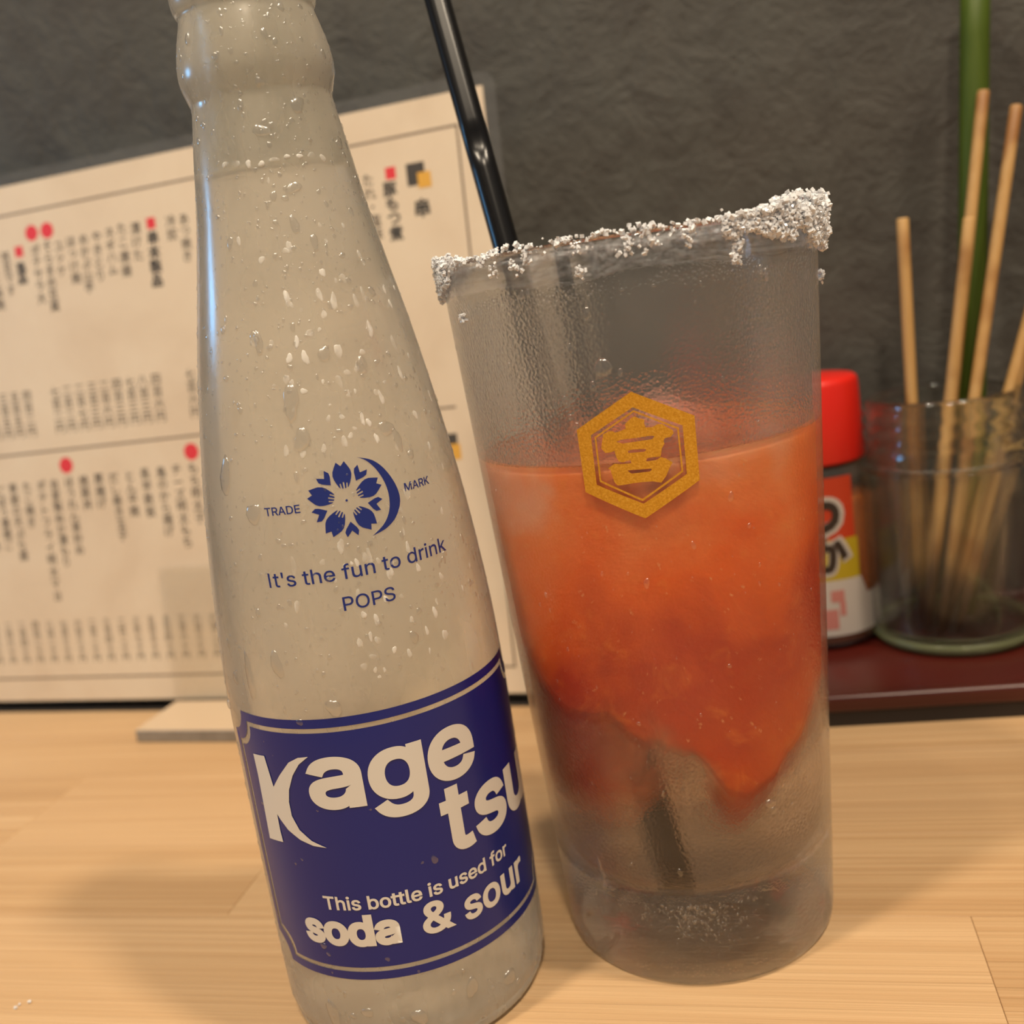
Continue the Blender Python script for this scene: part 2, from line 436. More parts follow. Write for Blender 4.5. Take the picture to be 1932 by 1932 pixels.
counter = thing('counter', 'pale oak counter of glued staves along the dark plaster wall', 'counter', (0, 0, 0), A14)
row = 388.0; ri = 0
rs = random.Random(3)
while row > -60:
    wd = rs.choice((33, 36, 40, 44)); x = -470 - rs.uniform(0, 240)
    while x < 470:
        ln = rs.uniform(260, 420)
        bm = bmesh.new(); z = rs.uniform(-0.06, 0.0)
        add_box(bm, -ln / 2 + .04, ln / 2 - .04, -wd / 2 + .04, wd / 2 - .04, -30, z, 0.12, 1)
        o = link('stave', bm, WOOD, counter); o.location = Vector((x + ln / 2, row - wd / 2, 0)) * MM
        x += ln
    row -= wd

# ================================================================= SODA BOTTLE
BX, BY = -34.27, 200.78
CAB = math.radians(-80.315)
bottle = thing('soda_bottle', 'tall fogged clear glass soda bottle with blue printed label, beaded with condensation', 'bottle', (BX, BY, 0))
OUT = [(0, 2.2), (12, 2.0), (20, 0.8), (23.8, 0.0), (25.6, 0.35), (26.7, 1.4), (27.2, 2.8), (27.15, 3.6), (27.35, 4.2), (27.8, 6), (27.95, 9), (28.1, 26),
       (28.05, 56), (27.85, 73.3), (27.0, 88.7), (24.9, 109.7), (21.1, 134.5), (17.7, 151.9), (15.6, 163), (14.2, 172),
       (13.1, 178.5), (12.75, 181.2), (13.1, 182.6), (13.85, 185.2), (13.95, 187.5), (13.5, 190.5), (12.8, 193.3), (12.2, 195.4), (12.1, 196.4),
       (12.55, 197.2), (12.9, 198.6), (12.95, 200.5), (12.9, 202.6), (12.3, 204.6), (11.0, 205.6), (9.4, 205.6), (8.4, 204.6)]
INN = [(8.2, 203), (8.2, 196), (8.6, 190), (9.0, 182), (10.4, 174), (11.6, 169.5), (11.2, 168.6), (9, 168.3), (0, 168.3)]
prof = smooth_prof(OUT, 5)[:-1] + smooth_prof(INN[:6], 4) + INN[6:]
bm = bmesh.new(); add_lathe(bm, prof, 128); bmesh.ops.recalc_face_normals(bm, faces=bm.faces[:])
link('glass_body', bm, FOG, bottle, True)
_op = [p for p in smooth_prof(OUT[4:30], 5)]
ZK = [p[1] for p in _op]; RK = [p[0] for p in _op]
def RB(z): return interp(z, ZK, RK)
def on_bottle(off):
    def fn(s, z):
        R = RB(z); a = CAB + s / R; r = R + off
        return (r * math.cos(a), r * math.sin(a), z)
    return fn

# blue label panel: outline with concave corners, a clear pinstripe, then the field
def notched(x0, x1, z0, z1, r, n=8):
    pts = []
    for cx, cz, a0 in ((x0, z1, 0), (x0, z0, 90), (x1, z0, 180), (x1, z1, 270)):
        a0 = {(x0, z1): -90, (x0, z0): 0, (x1, z0): 90, (x1, z1): 180}[(cx, cz)]
        arc = [(cx + r * math.cos(math.radians(a0 + 90 * k / n)), cz + r * math.sin(math.radians(a0 + 90 * k / n))) for k in range(n + 1)]
        pts += arc[::-1]
    return pts
LX0, LX1, LZ0, LZ1 = -34.6, 40.4, 18.9, 72.5
lab = bmesh.new()
wrap(lab, fill_polys([notched(LX0, LX1, LZ0, LZ1, 4.6), notched(LX0 + 1.75, LX1 - 1.75, LZ0 + 1.75, LZ1 - 1.75, 4.6)]), on_bottle(0.10), 1.0)
wrap(lab, fill_polys([notched(LX0 + 2.65, LX1 - 2.65, LZ0 + 2.65, LZ1 - 2.65, 4.6)]), on_bottle(0.10), 1.0)
label_panel = link('printed_label', lab, BLUE, bottle, label='blue printed panel with white lettering')
KK = [(-27.89, 64.23), (-24.25, 64.54), (-23.33, 58.41), (-21.06, 61.07), (-18.11, 64.06), (-15.84, 65.13), (-13.67, 65.38), (-15.91, 63.8), (-17.79, 61.45), (-19.32, 58.44), (-19.95, 55.89), (-19.97, 53.0), (-18.77, 50.28), (-16.46, 48.26), (-13.5, 46.99), (-16.24, 47.24), (-19.03, 48.16), (-21.66, 49.81), (-23.34, 51.76), (-23.96, 52.66), (-24.06, 49.29), (-23.89, 46.8), (-28.36, 46.38), (-27.98, 54.14), (-27.75, 60.09)]
let = bmesh.new(); F = on_bottle(0.20)
wrap(let, fill_polys([KK]), F, 1.0)
for body, box, off in (('a', (-14.9, -4.3, 54.7, 65.2), .025), ('g', (-3.3, 7.3, 51.4, 65.2), .025), ('e', (7.9, 18.3, 54.9, 65.5), .025),
                       ('t', (8.6, 15.2, 40.5, 54.0), .025), ('s', (15.6, 25.2, 40.2, 51.0), .025), ('u', (25.8, 36.2, 40.0, 50.6), .025),
                       ('This bottle is used for', (-16.6, 22.8, 33.9, 36.9), .018), ('soda', (-22.6, -2.6, 26.1, 32.9), .04),
                       ('&', (1.6, 8.0, 26.3, 33.0), .022), ('sour', (10.0, 27.2, 25.9, 30.9), .022)):
    wrap(let, text_bm(body, off, box), F, 1.0)
link('lettering', let, CREAM, label_panel, label='white lettering and crescent-shaped initial')

mark = bmesh.new(); F = on_bottle(0.10)
FC = (1.85, 110.65)
def rot(px, pz, a): return (FC[0] + px * math.sin(a) + pz * math.cos(a), FC[1] + pz * math.sin(a) - px * math.cos(a))
def pol(r, t, a): return rot(t, r, a)
for k in range(5):
    a = math.radians(90 + 72 * k)
    half = [(2.35, .82), (3.0, 1.18), (3.8, 1.52), (4.5, 1.66), (5.2, 1.55), (5.9, 1.2), (6.75, .72)]
    pet = [pol(r, t, a) for r, t in half] + [pol(6.0, 0, a)] + [pol(r, -t, a) for r, t in half[::-1]]
    pet += [pol(2.2, -.62, a), pol(3.0, -.72, a), pol(3.05, -.5, a), pol(2.15, -.36, a), pol(2.1, -.13, a), pol(3.2, -.13, a), pol(3.2, .13, a), pol(2.1, .13, a), pol(2.15, .36, a), pol(3.05, .5, a), pol(3.0, .72, a), pol(2.2, .62, a)]
    wrap(mark, fill_polys([pet]), F, 1.0)
    b = a + math.radians(36)
    wrap(mark, fill_polys([[pol(3.75, 0, b), pol(4.9, .95, b), pol(5.5, 1.22, b), pol(6.35, .95, b), pol(5.35, 0, b), pol(6.35, -.95, b), pol(5.5, -1.22, b), pol(4.9, -.95, b)]]), F, 1.0)
wrap(mark, fill_polys([[(FC[0] + .22 * math.cos(t * PI / 4), FC[1] + .22 * math.sin(t * PI / 4)) for t in range(8)]]), F)
cres = smooth_prof([(4.85, 117.66), (7.6, 116.6), (9.75, 114.4), (11.3, 111.2), (11.5, 108.4), (10.1, 105.9), (7.9, 104.4), (5.22, 103.65)], 5) + \
       smooth_prof([(5.22, 103.65), (7.6, 105.2), (9.0, 107.2), (9.5, 109.6), (9.2, 112.2), (8.0, 114.9), (6.4, 116.8), (4.85, 117.66)], 5)[1:-1]
wrap(mark, fill_polys([cres]), F, 1.0)
for body, box, off in (('TRADE', (-13.0, -6.35, 109.8, 111.25), .012), ('MARK', (12.9, 18.95, 109.85, 111.3), .012),
                       ("t's the fun to drink", (-13.85, 20.1, 97.1, 99.85), .006), ('POPS', (-2.0, 7.4, 91.55, 94.1), .006)):
    wrap(mark, text_bm(body, off, box), F, 1.0)
wrap(mark, fill_polys([[(-14.8, 97.1), (-14.42, 97.1), (-14.42, 99.7), (-14.8, 99.7)]]), F, 1.0)
link('blossom_mark', mark, BLUE2, bottle, label='dark blue blossom and crescent mark with small lettering')

def add_drop(bm, P, nrm, up, rx, ry, h, irr=0.15, n=10):
    """a flattened water bead, open underneath, seated on the surface"""
    nrm = nrm.normalized(); e1 = up.cross(nrm).normalized(); e2 = nrm.cross(e1)
    ph = random.uniform(0, 6.28); ph2 = random.uniform(0, 6.28); rings = []
    for q, (rr, hh) in enumerate(((1.02, -0.12), (0.97, 0.28), (0.80, 0.66), (0.48, 0.92))):
        ring = []
        for k in range(n):
            a = 2 * PI * k / n; w_ = 1 + irr * math.sin(2 * a + ph) + irr * 0.6 * math.sin(3 * a + ph2)
            ring.append(bm.verts.new(P + e1 * (rx * rr * w_ * math.cos(a)) + e2 * (ry * rr * w_ * math.sin(a)) + nrm * (h * hh)))
        rings.append(ring)
    top = bm.verts.new(P + nrm * h)
    for A, B in zip(rings, rings[1:]):
        for k in range(n): bm.faces.new((A[k], A[(k + 1) % n], B[(k + 1) % n], B[k]))
    for k in range(n): bm.faces.new((rings[-1][k], rings[-1][(k + 1) % n], top))

def surf_drop(bm, R, dR, phi, ca, z, rx, ry, h, irr=0.15):
    a = ca + phi; r = R(z)
    nrm = Vector((math.cos(a), math.sin(a), -dR(z))); up = Vector((0, 0, 1))
    add_drop(bm, Vector((r * math.cos(a), r * math.sin(a), z)), nrm, up, rx, ry, h, irr)

def dRB(z): return (RB(z + .5) - RB(z - .5))
cond = bmesh.new()
for i in range(4200):
    z = random.uniform(1, 203); ph = random.gauss(0, 1.25) if i < 3500 else random.uniform(0, 2 * PI)
    s = ph * RB(z)
    if 17 < z < 74 and -36 < s < 42 and not (s < -18 and random.random() < 0.35) and random.random() < 0.965: continue
    r = min(0.10 + random.expovariate(1 / 0.11), 1.3)
    if abs(z - 168) < 9 and random.random() < .3: r *= 1.3
    el = random.choice((1, 1, 1.1, 1.3, 1.8)); flat = random.uniform(0.28, 0.5)
    surf_drop(cond, RB, dRB, ph, CAB, z, r, r * el, r * flat, 0.18)
# the run of beads low on the shoulder, longer trails and the big beads
for s, z, rx, ry in ((6.0, 178.4, 1.5, 1.3), (-1.0, 174.6, 1.4, 1.2), (2.6, 164.5, 1.5, 1.0), (1.6, 158.3, .7, 1.9), (4.5, 155, .8, 1.4), (-8.3, 139.5, .9, 2.0),
                     (-4.5, 128.8, 1.5, 3.1), (-3.8, 122.2, 1.6, 2.0), (2.6, 136.0, 1.0, 1.6), (9.0, 133, .9, 2.0), (11.5, 121.5, 1.8, 1.2), (13.5, 119, .7, 2.4), (-15.5, 110.3, 1.3, 2.2),
                     (-21.0, 117.0, 1.4, 3.4), (-7.0, 74.4, 1.7, 1.5), (-16.5, 83, 1.2, 2.6), (-24, 80, 1.1, 4.0), (-12.0, 11.5, 1.1, 1.2), (-2.0, 9.5, 1.6, 1.6), (9.0, 12.0, 1.2, 2.4), (-20.0, 10.0, 1.6, 2.8), (18, 9, 1.4, 2.0)):
    surf_drop(cond, RB, dRB, s / RB(z), CAB, z, rx, ry, min(rx, ry) * 0.38, 0.2)
link('condensation', cond, DROP, bottle, True, label='clear water beads on the cold glass', kind='stuff')
# painted white flecks for drop highlights, mostly right, plus the liquid-line bubble row
glint_bub = bmesh.new(); rs = random.Random(11)
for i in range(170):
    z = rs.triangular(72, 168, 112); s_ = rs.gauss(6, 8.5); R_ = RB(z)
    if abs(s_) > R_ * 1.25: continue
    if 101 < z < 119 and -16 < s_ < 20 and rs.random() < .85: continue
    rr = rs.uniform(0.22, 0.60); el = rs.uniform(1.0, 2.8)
    surf_drop(glint_bub, RB, dRB, s_ / R_, CAB, z, rr, rr * el, rr * 0.25, 0.2)
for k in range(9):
    surf_drop(glint_bub, RB, dRB, (-9 + k * 2.3) / 15, CAB, 169.5 + rs.uniform(-.5, .5), rs.uniform(.5, .95), rs.uniform(.4, .7), .2, .2)
def mat_glint_white():
    m = NT('painted_glint_white'); tr = m.n('ShaderNodeBsdfTransparent'); m.set(Base_Color=(0.97, 0.96, 0.93), Roughness=0.15)
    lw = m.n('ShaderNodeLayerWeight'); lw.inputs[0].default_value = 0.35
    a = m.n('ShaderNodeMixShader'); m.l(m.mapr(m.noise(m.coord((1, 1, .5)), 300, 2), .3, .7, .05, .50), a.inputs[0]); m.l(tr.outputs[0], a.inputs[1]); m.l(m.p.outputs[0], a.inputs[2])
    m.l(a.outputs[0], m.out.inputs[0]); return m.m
link('painted_glints_and_bubbles', glint_bub, mat_glint_white(), bottle, True, label='pale painted highlights of water drops, and the bubble row at the liquid line', kind='stuff')

# ================================================================= TUMBLER
GX, GY, GB, GT, GH = 29.76, 210.45, 29.44, 37.05, 148.62
CAG = math.radians(-98.048)
def RG(z): return GB + (GT - GB) * z / GH
def dRG(z): return (GT - GB) / GH
tumbler = thing('tumbler', 'tall frosted glass tumbler with salted rim and gold hexagon emblem', 'glass', (GX, GY, 0))
FLOOR = 19.0; WT = 1.7
prof = [(0, 1.2), (20, 1.0), (26.2, 0.25), (27.8, 0.0), (28.8, 0.35), (29.35, 1.3)] + [(RG(z), z) for z in [3 + k * 6 for k in range(25)] if z < 147.5] + \
       [(RG(147.6), 147.6), (RG(148.2) - .25, 148.4), (RG(148.6) - .85, 148.62), (RG(148.2) - 1.45, 148.4), (RG(147.5) - WT, 147.5)] + \
       [(RG(z) - WT - (0.6 * max(0, (40 - z) / 20)), z) for z in (130, 110, 90, 70, 50, 40, 30, 24)] + [(RG(21) - 3.6, 21.2), (RG(20) - 6.0, 19.6), (18, 19.0), (0, 19.0)]
bm = bmesh.new(); add_lathe(bm, prof, 144); bmesh.ops.recalc_face_normals(bm, faces=bm.faces[:])
link('glass_body', bm, TUMB, tumbler, True)

EMB = {
'outer': [(-2.69, 122.42), (14.0, 116.78), (13.86, 105.32), (-2.96, 99.7), (-19.71, 105.32), (-19.54, 116.7)],
'inner': [(-2.76, 119.7), (10.38, 115.4), (10.29, 106.77), (-2.91, 102.43), (-15.9, 106.59), (-15.54, 115.54)],
'l1': [(-2.63, 119.18), (9.24, 115.14), (9.33, 107.26), (-3.13, 102.9), (-14.88, 107.07), (-14.54, 115.21)],
'l2': [(-2.62, 118.85), (8.78, 114.94), (8.82, 107.48), (-3.1, 103.32), (-14.33, 107.28), (-14.05, 115.01)],
'ch': [(-12.0, 115.52), (-10.23, 116.0), (-9.18, 115.94), (-8.42, 115.63), (-6.98, 115.8), (-5.41, 116.13), (-5.35, 117.0), (-4.58, 117.38), (-3.56, 117.88), (-2.6, 118.1), (-1.32, 117.64), (0.1, 117.31), (-0.14, 116.61), (0.19, 115.93), (2.02, 115.85), (3.46, 116.24), (4.83, 116.19), (6.08, 115.43), (7.49, 114.87), (7.68, 114.27), (6.72, 113.7), (5.09, 113.63), (4.66, 113.15), (4.86, 112.7), (3.98, 111.89), (3.38, 110.47), (1.31, 110.57), (-0.57, 110.49), (-0.78, 109.99), (0.02, 109.93), (2.13, 109.99), (3.37, 110.4), (4.72, 110.07), (6.56, 109.17), (5.6, 108.36), (4.43, 106.98), (2.81, 105.85), (0.29, 106.27), (-2.99, 106.35), (-5.61, 106.3), (-8.28, 106.15), (-9.73, 106.16), (-10.56, 106.8), (-10.98, 108.18), (-11.25, 109.16), (-11.94, 109.35), (-9.83, 110.14), (-7.96, 109.95), (-5.01, 109.92), (-5.13, 110.52), (-6.45, 110.38), (-7.43, 110.22), (-8.56, 110.51), (-9.09, 111.36), (-9.34, 112.41), (-10.58, 112.19), (-12.03, 112.19), (-13.04, 113.06), (-12.5, 114.37), (-12.13, 114.94)],
'h1': [(-8.53, 113.99), (-7.07, 114.26), (1.52, 114.36), (2.3, 114.23), (1.65, 113.77), (-6.74, 113.58)],
'h2': [(-5.62, 112.18), (-4.42, 112.32), (-0.72, 112.2), (-0.42, 111.95), (-1.04, 111.71), (-5.46, 111.8)],
'h3': [(-6.31, 108.74), (0.25, 108.58), (0.57, 108.41), (-0.08, 108.09), (-5.26, 108.07), (-5.92, 108.34)]}
def on_glass(s, z):
    a = CAG + s / 35.0; r = RG(z) + 0.08
    return (r * math.cos(a), r * math.sin(a), z)
deg = lambda L: [(math.radians(p) * 35.0, z) for p, z in L]
emb = bmesh.new()
wrap(emb, fill_polys([deg(EMB['outer']), deg(EMB['inner'])]), on_glass, 1.0)
wrap(emb, fill_polys([deg(EMB['l1']), deg(EMB['l2'])]), on_glass, 1.0)
wrap(emb, fill_polys([deg(EMB['ch']), deg(EMB['h1']), deg(EMB['h2']), deg(EMB['h3'])]), on_glass, 1.0)
link('gold_emblem', emb, GOLD, tumbler, label='gold hexagon emblem framing a single character')

# salt crust on the rim
def grain_bm(bm, P, s):
    R = Matrix.Rotation(random.uniform(0, 6.28), 3, Vector((random.gauss(0, 1), random.gauss(0, 1), random.gauss(0, 1))).normalized())
    d = [s * random.uniform(0.55, 1.15) for _ in range(3)]
    vs = []
    for x in (-1, 1):
        for y in (-1, 1):
            for z in (-1, 1):
                k = random.uniform(0.65, 1.05)
                vs.append(bm.verts.new(Vector(P) + R @ Vector((x * d[0] * k, y * d[1] * k, z * d[2] * k)) * 0.5))
    for f in ((0, 1, 3, 2), (4, 6, 7, 5), (0, 4, 5, 1), (2, 3, 7, 6), (0, 2, 6, 4), (1, 5, 7, 3)): bm.faces.new([vs[i] for i in f])
salt = bmesh.new()
def rim_pt(phi_deg, off, z):
    a = CAG + math.radians(phi_deg); r = RG(z) + off
    return (r * math.cos(a), r * math.sin(a), z)
def crust(p0, p1, n, zlo, ztop, offs, size):
    for _ in range(n):
        p = random.uniform(p0, p1); q = min(1, (p - p0) / 14, (p1 - p) / 14); lump = mnoise.noise(Vector((p * .11, zlo, 3)))
        zb = zlo + (1 - q) * (ztop - zlo) * .45 + lump * 2.2; zt = ztop - (1 - q) * 1.2 + mnoise.noise(Vector((p * .17, zlo, 9))) * 1.0
        z = random.uniform(min(zb, zt - .6), zt); o_ = random.uniform(*offs)
        grain_bm(salt, rim_pt(p, o_, z), random.uniform(*size))
crust(56, 122, 1500, 141.5, 150.6, (0.1, 1.5), (0.5, 1.15))        # heavy crust, right end of the rim
crust(64, 112, 170, 142.5, 151.0, (1.2, 2.3), (0.45, 0.95))
crust(44, 120, 420, 148.0, 151.8, (-2.2, 1.2), (0.5, 1.2))
crust(26, 60, 760, 144.6, 149.9, (-0.2, 1.0), (0.5, 1.0))
crust(-116, -62, 900, 142.5, 149.6, (0.1, 1.2), (0.45, 1.0))       # left end
crust(-116, -50, 260, 147.6, 149.8, (-2.0, 0.8), (0.45, 0.95))
crust(-52, 30, 240, 148.1, 149.5, (-1.4, 0.2), (0.4, 0.9))         # thin front edge
for _ in range(26):                                                # loose clumps on the front
    p = random.uniform(-50, 34); z = random.uniform(145.4, 148.6)
    for k in range(random.randint(4, 13)): grain_bm(salt, rim_pt(p + random.gauss(0, .7), random.uniform(.1, .8), z + random.gauss(0, .5)), random.uniform(.4, .85))
crust(118, 246, 2600, 142.6, 149.4, (0.1, 1.3), (0.5, 1.0))        # far rim seen through the glass
crust(118, 246, 400, 148.2, 149.8, (-1.7, 0.5), (0.5, 1.0))
for p, z in ((29.2, 142.0), (30.3, 144.0), (-57.2, 138.4), (84, 136.4), (-12, 143.5), (50, 144.2)):
    for k in range(26): grain_bm(salt, rim_pt(p + random.gauss(0, .75), random.uniform(.1, 1.0), z + random.gauss(0, .5)), random.uniform(.4, .8))
SALT = NT('salt_crystal'); SALT.set(Base_Color=(0.93, 0.95, 0.99), Roughness=0.10, IOR=1.5, Transmission_Weight=0.22); SALT = SALT.m
link('salt_rim', salt, SALT, tumbler, label='white coarse salt crusted round the rim', kind='stuff')

cond = bmesh.new()
for i in range(330):
    z = random.uniform(4, 140); ph = random.uniform(-1.4, 1.4); r = min(0.08 + random.expovariate(1 / 0.10), .6)
    if 98 < z < 124 and -0.36 < ph < 0.26: continue
    surf_drop(cond, RG, dRG, ph, CAG, z, r, r * random.choice((1, 1.2, 1.7)), r * 0.4)
for i in range(420):                                               # extra beads added over the heavy foot for its sparkle
    p = random.gauss(-3, 11); z = 19.5 - abs(random.gauss(0, 4.2)); r = random.uniform(.10, .26)
    if z > 5: surf_drop(cond, RG, dRG, math.radians(p), CAG, z, r, r * random.uniform(.9, 1.3), r * .5)
for p, z, rx, ry in ((-9.58, 126.96, 1.5, 1.9), (-5, 125.9, .5, .7), (-22, 122, .6, .9), (-19.5, 117.5, .6, .6), (-21, 119, .5, .5), (-13, 124, .6, .9), (38, 139.5, .5, 1.0), (40, 138.5, .5, 1.1), (-30, 141, .5, .9), (-28, 141.2, .35, .8),
                     (-12, 136.5, .7, 1.1), (-18, 131, .5, .9), (-44, 128, .4, 1.3), (-36, 133, .4, 1.2), (-25, 121, .35, 1.4), (30, 38.5, 1.2, 1.1), (31, 36.8, .9, .8), (-39, 26, .5, 1.8), (-38.2, 23, .4, 1.5)):
    surf_drop(cond, RG, dRG, math.radians(p), CAG, z, rx, ry, min(rx, ry) * .4, .12)
link('condensation', cond, DROP, tumbler, True, label='clear beads of water on the frosted wall, with extra beads added over the foot for sparkle', kind='stuff')

# ---- the drink
LEVEL = 110.0
drink = thing('tomato_slush_drink', 'orange red frozen tomato drink inside the salt rimmed tumbler', 'drink', (GX, GY, FLOOR))
def RI(z): return RG(z) - WT - (0.6 * max(0, (40 - z) / 20))
liq = [(0, -0.3), (18, -0.3), (RG(20) - 5.8, 0.25), (RG(21) - 3.35, 1.9)] + [(RI(z) + .3, z - FLOOR) for z in (24, 30, 40, 60, 80, 100, LEVEL)] + [(RI(LEVEL) - .6, LEVEL - .7 - FLOOR), (RI(LEVEL) - 2, LEVEL - 1.0 - FLOOR), (0, LEVEL - 1.0 - FLOOR)]
bm = bmesh.new(); add_lathe(bm, liq, 96); bmesh.ops.recalc_face_normals(bm, faces=bm.faces[:])
LIQ = plain('pink_clear_liquor', (1.0, 0.86, 0.78), 0.0, IOR=1.34, Transmission_Weight=1.0)
link('clear_liquor', bm, LIQ, drink, True, label='pinkish clear liquor around the slush')
pts_low = [(-180, 62), (-110, 66), (-80, 64), (-60, 60), (-40, 57), (-25, 55), (-8, 50), (6, 44), (16, 36), (22, 32.5), (30, 35), (40, 41), (50, 46), (62, 51), (85, 57), (130, 64), (180, 62)]
bm = bmesh.new(); NA, NZ = 120, 48; rings = []; dens = []
for j in range(NZ + 1):
    t = j / NZ; ring = []
    for i in range(NA):
        ph = -180 + 360 * i / NA
        zl = interp(ph, [p for p, _ in pts_low], [q for _, q in pts_low])
        zl += 3.2 * mnoise.noise(Vector((ph * .07, 1.5, 0))) + 1.6 * mnoise.noise(Vector((ph * .2, 4.5, 0)))
        haze = 1 / (1 + math.exp((ph + 14) / 9)) if ph > -120 else max(0, (ph + 180) / 60)
        haze = max(haze, .38 / (1 + math.exp(-(ph - 34) / 6)) if ph < 120 else 0)
        zb = zl - 4 - (zl - 30) * haze
        z = LEVEL - 0.3 + (zb - LEVEL + 0.3) * t
        k = (1 - max(0, (t - .8) / .2) ** 2.6) ** .5 if t < 1 else 0.02
        if j == 0: k *= 0.985
        a = CAG + math.radians(ph)
        nz = mnoise.noise(Vector((math.cos(a) * 2.2, math.sin(a) * 2.2, z * 0.07))) + .5 * mnoise.noise(Vector((math.cos(a) * 6, math.sin(a) * 6, z * 0.2)))
        below = max(0, zl + 6 - z)
        edge = -0.45 + min(5, below * 0.12)
        r = max(0.4, (RI(z) - edge) * (0.12 + .88 * k) if t < 1 else 1.0)
        ring.append(bm.verts.new((r * math.cos(a), r * math.sin(a), z - FLOOR)))
        dn = 1 / (1 + math.exp(-(z - zl + nz * 9 - 1.0) / (2.0 + 2.6 * haze))); dens.append(max(dn, 0.92 * haze * min(1, max(0, (z - 28) / 14))))
    rings.append(ring)
for A, B in zip(rings, rings[1:]):
    for i in range(NA): bm.faces.new((A[i], B[i], B[(i + 1) % NA], A[(i + 1) % NA]))
pv = rings[0]                                            # hollow top, so the thin liquor lies over the slush
for kr, dz in ((.95, -2.2), (.82, -9), (.4, -14)):
    nv = [bm.verts.new((rings[0][q].co.x * kr, rings[0][q].co.y * kr, LEVEL - .3 - FLOOR + dz)) for q, v in enumerate(pv)]
    dens += [1.0] * NA
    for i in range(NA): bm.faces.new((pv[i], pv[(i + 1) % NA], nv[(i + 1) % NA], nv[i]))
    pv = nv
bm.faces.new(pv); bm.faces.new(rings[-1][::-1])
bmesh.ops.recalc_face_normals(bm, faces=bm.faces[:])
pulp_o = link('frozen_pulp', bm, PULP, drink, True, label='opaque orange red slush narrowing to a point')
at = pulp_o.data.attributes.new('thickness', 'FLOAT', 'POINT'); at.data.foreach_set('value', dens)
# shard of ice standing out of the surface
bm = bmesh.new(); bmesh.ops.create_cube(bm, size=1, matrix=Matrix.Translation((4, -4, LEVEL - FLOOR + 1.5)) @ Matrix.Rotation(.6, 4, 'Z') @ Matrix.Rotation(.5, 4, 'X') @ Matrix.Diagonal((11, 9, 9, 1)))
bmesh.ops.bevel(bm, geom=bm.edges[:], offset=1.6, segments=2, affect='EDGES')
link('ice_shard', bm, plain('pale_ice', (0.85, 0.62, 0.52), 0.12, IOR=1.31, Transmission_Weight=0.8), drink, True, label='pale ice standing out of the surface')

# ---- straw
B = Vector((GX - 6, GY - 19.5, FLOOR + .6)); Q = Vector((GX - 22.2, GY + 22.9, 148.6))
d = (Q - B); L = 1.52; NS = 70
bm = bmesh.new(); rings = []
ax = d.normalized(); e1 = ax.cross(Vector((0, 1, 0))).normalized(); e2 = e1.cross(ax).normalized()
if e2.y > 0: e2 = -e2                                    # e2 points to the viewer's side
for j in range(NS + 1):
    t = L * j / NS; p = B + d * t
    dent = math.exp(-((t - 1.195) / 0.012) ** 2); flat = 1 / (1 + math.exp((t - 1.19) / 0.01))
    ring = []
    for k in range(28):
        a = 2 * PI * k / 28; x, y = math.cos(a), math.sin(a)
        y2 = y
        if t > 1.19: y2 = min(y, 0.86) if y > 0 else y   # pressed flat above the kink
        y2 -= dent * 0.55 * max(0, y)
        ring.append(bm.verts.new(p + (e1 * x + e2 * y2) * 2.95))
    rings.append(ring)
for A_, B_ in zip(rings, rings[1:]):
    for k in range(28): bm.faces.new((A_[k], A_[(k + 1) % 28], B_[(k + 1) % 28], B_[k]))
inner = []
for R_, s in ((rings[-1], .9),):
    c0 = sum((v.co for v in R_), Vector()) / 28
    inner = [bm.verts.new(c0 + (v.co - c0) * s) for v in R_]; deep = [bm.verts.new(v.co - d.normalized() * 14) for v in inner]
    for k in range(28):
        bm.faces.new((R_[k], R_[(k + 1) % 28], inner[(k + 1) % 28], inner[k])); bm.faces.new((inner[k], inner[(k + 1) % 28], deep[(k + 1) % 28], deep[k]))
    bm.faces.new(deep)
bm.faces.new(rings[0][::-1])
bmesh.ops.recalc_face_normals(bm, faces=bm.faces[:])
tag(link('drinking_straw', bm, STRAW, None, True), 'black plastic drinking straw leaning in the salt rimmed tumbler', 'straw')

# ================================================================= MENU
B0 = Vector((-224.499, 409.685, 0)); DU = Vector((0.94792524, -0.31849292, 0)); UP = Vector((0.03881452, 0.11552303, 0.99254615)); NF = DU.cross(UP)
if NF.y > 0: NF = -NF
menu = thing('menu_sheet', 'cream laminated menu sheet with vertical black writing, propped against the wall', 'menu', B0)
def mp(u, w_, n=0.0): return DU * u + UP * w_ + NF * n
def slab(name, u0, u1, w0, w1, n0, n1, mat, parent, rad=0.0, nseg=40, **kw):
    bm = bmesh.new()
    c = [(u0 + rad, w0), (u1 - rad, w0), (u1, w0 + rad), (u1, w1 - rad), (u1 - rad, w1), (u0 + rad, w1), (u0, w1 - rad), (u0, w0 + rad)] if rad else [(u0, w0), (u1, w0), (u1, w1), (u0, w1)]
    if rad:
        c = []
        for cu_, cw, a0 in ((u0 + rad, w0 + rad, 180), (u1 - rad, w0 + rad, 270), (u1 - rad, w1 - rad, 0), (u0 + rad, w1 - rad, 90)):
            c += [(cu_ + rad * math.cos(math.radians(a0 + 15 * k)), cw + rad * math.sin(math.radians(a0 + 15 * k))) for k in range(7)]
    f = [bm.verts.new(mp(u, w_, n1)) for u, w_ in c]; b = [bm.verts.new(mp(u, w_, n0)) for u, w_ in c]; m_ = len(c)
    bm.faces.new(f); bm.faces.new(b[::-1])
    for i in range(m_): bm.faces.new((f[i], b[i], b[(i + 1) % m_], f[(i + 1) % m_]))
    bmesh.ops.recalc_face_normals(bm, faces=bm.faces[:])
    return link(name, bm, mat, parent, **kw)
U0, U1, W0, W1 = -57.0, 239.5, 4.9, 208.8
paper = slab('paper', U0, U1, W0, W1, -.12, .12, PAPER, menu)
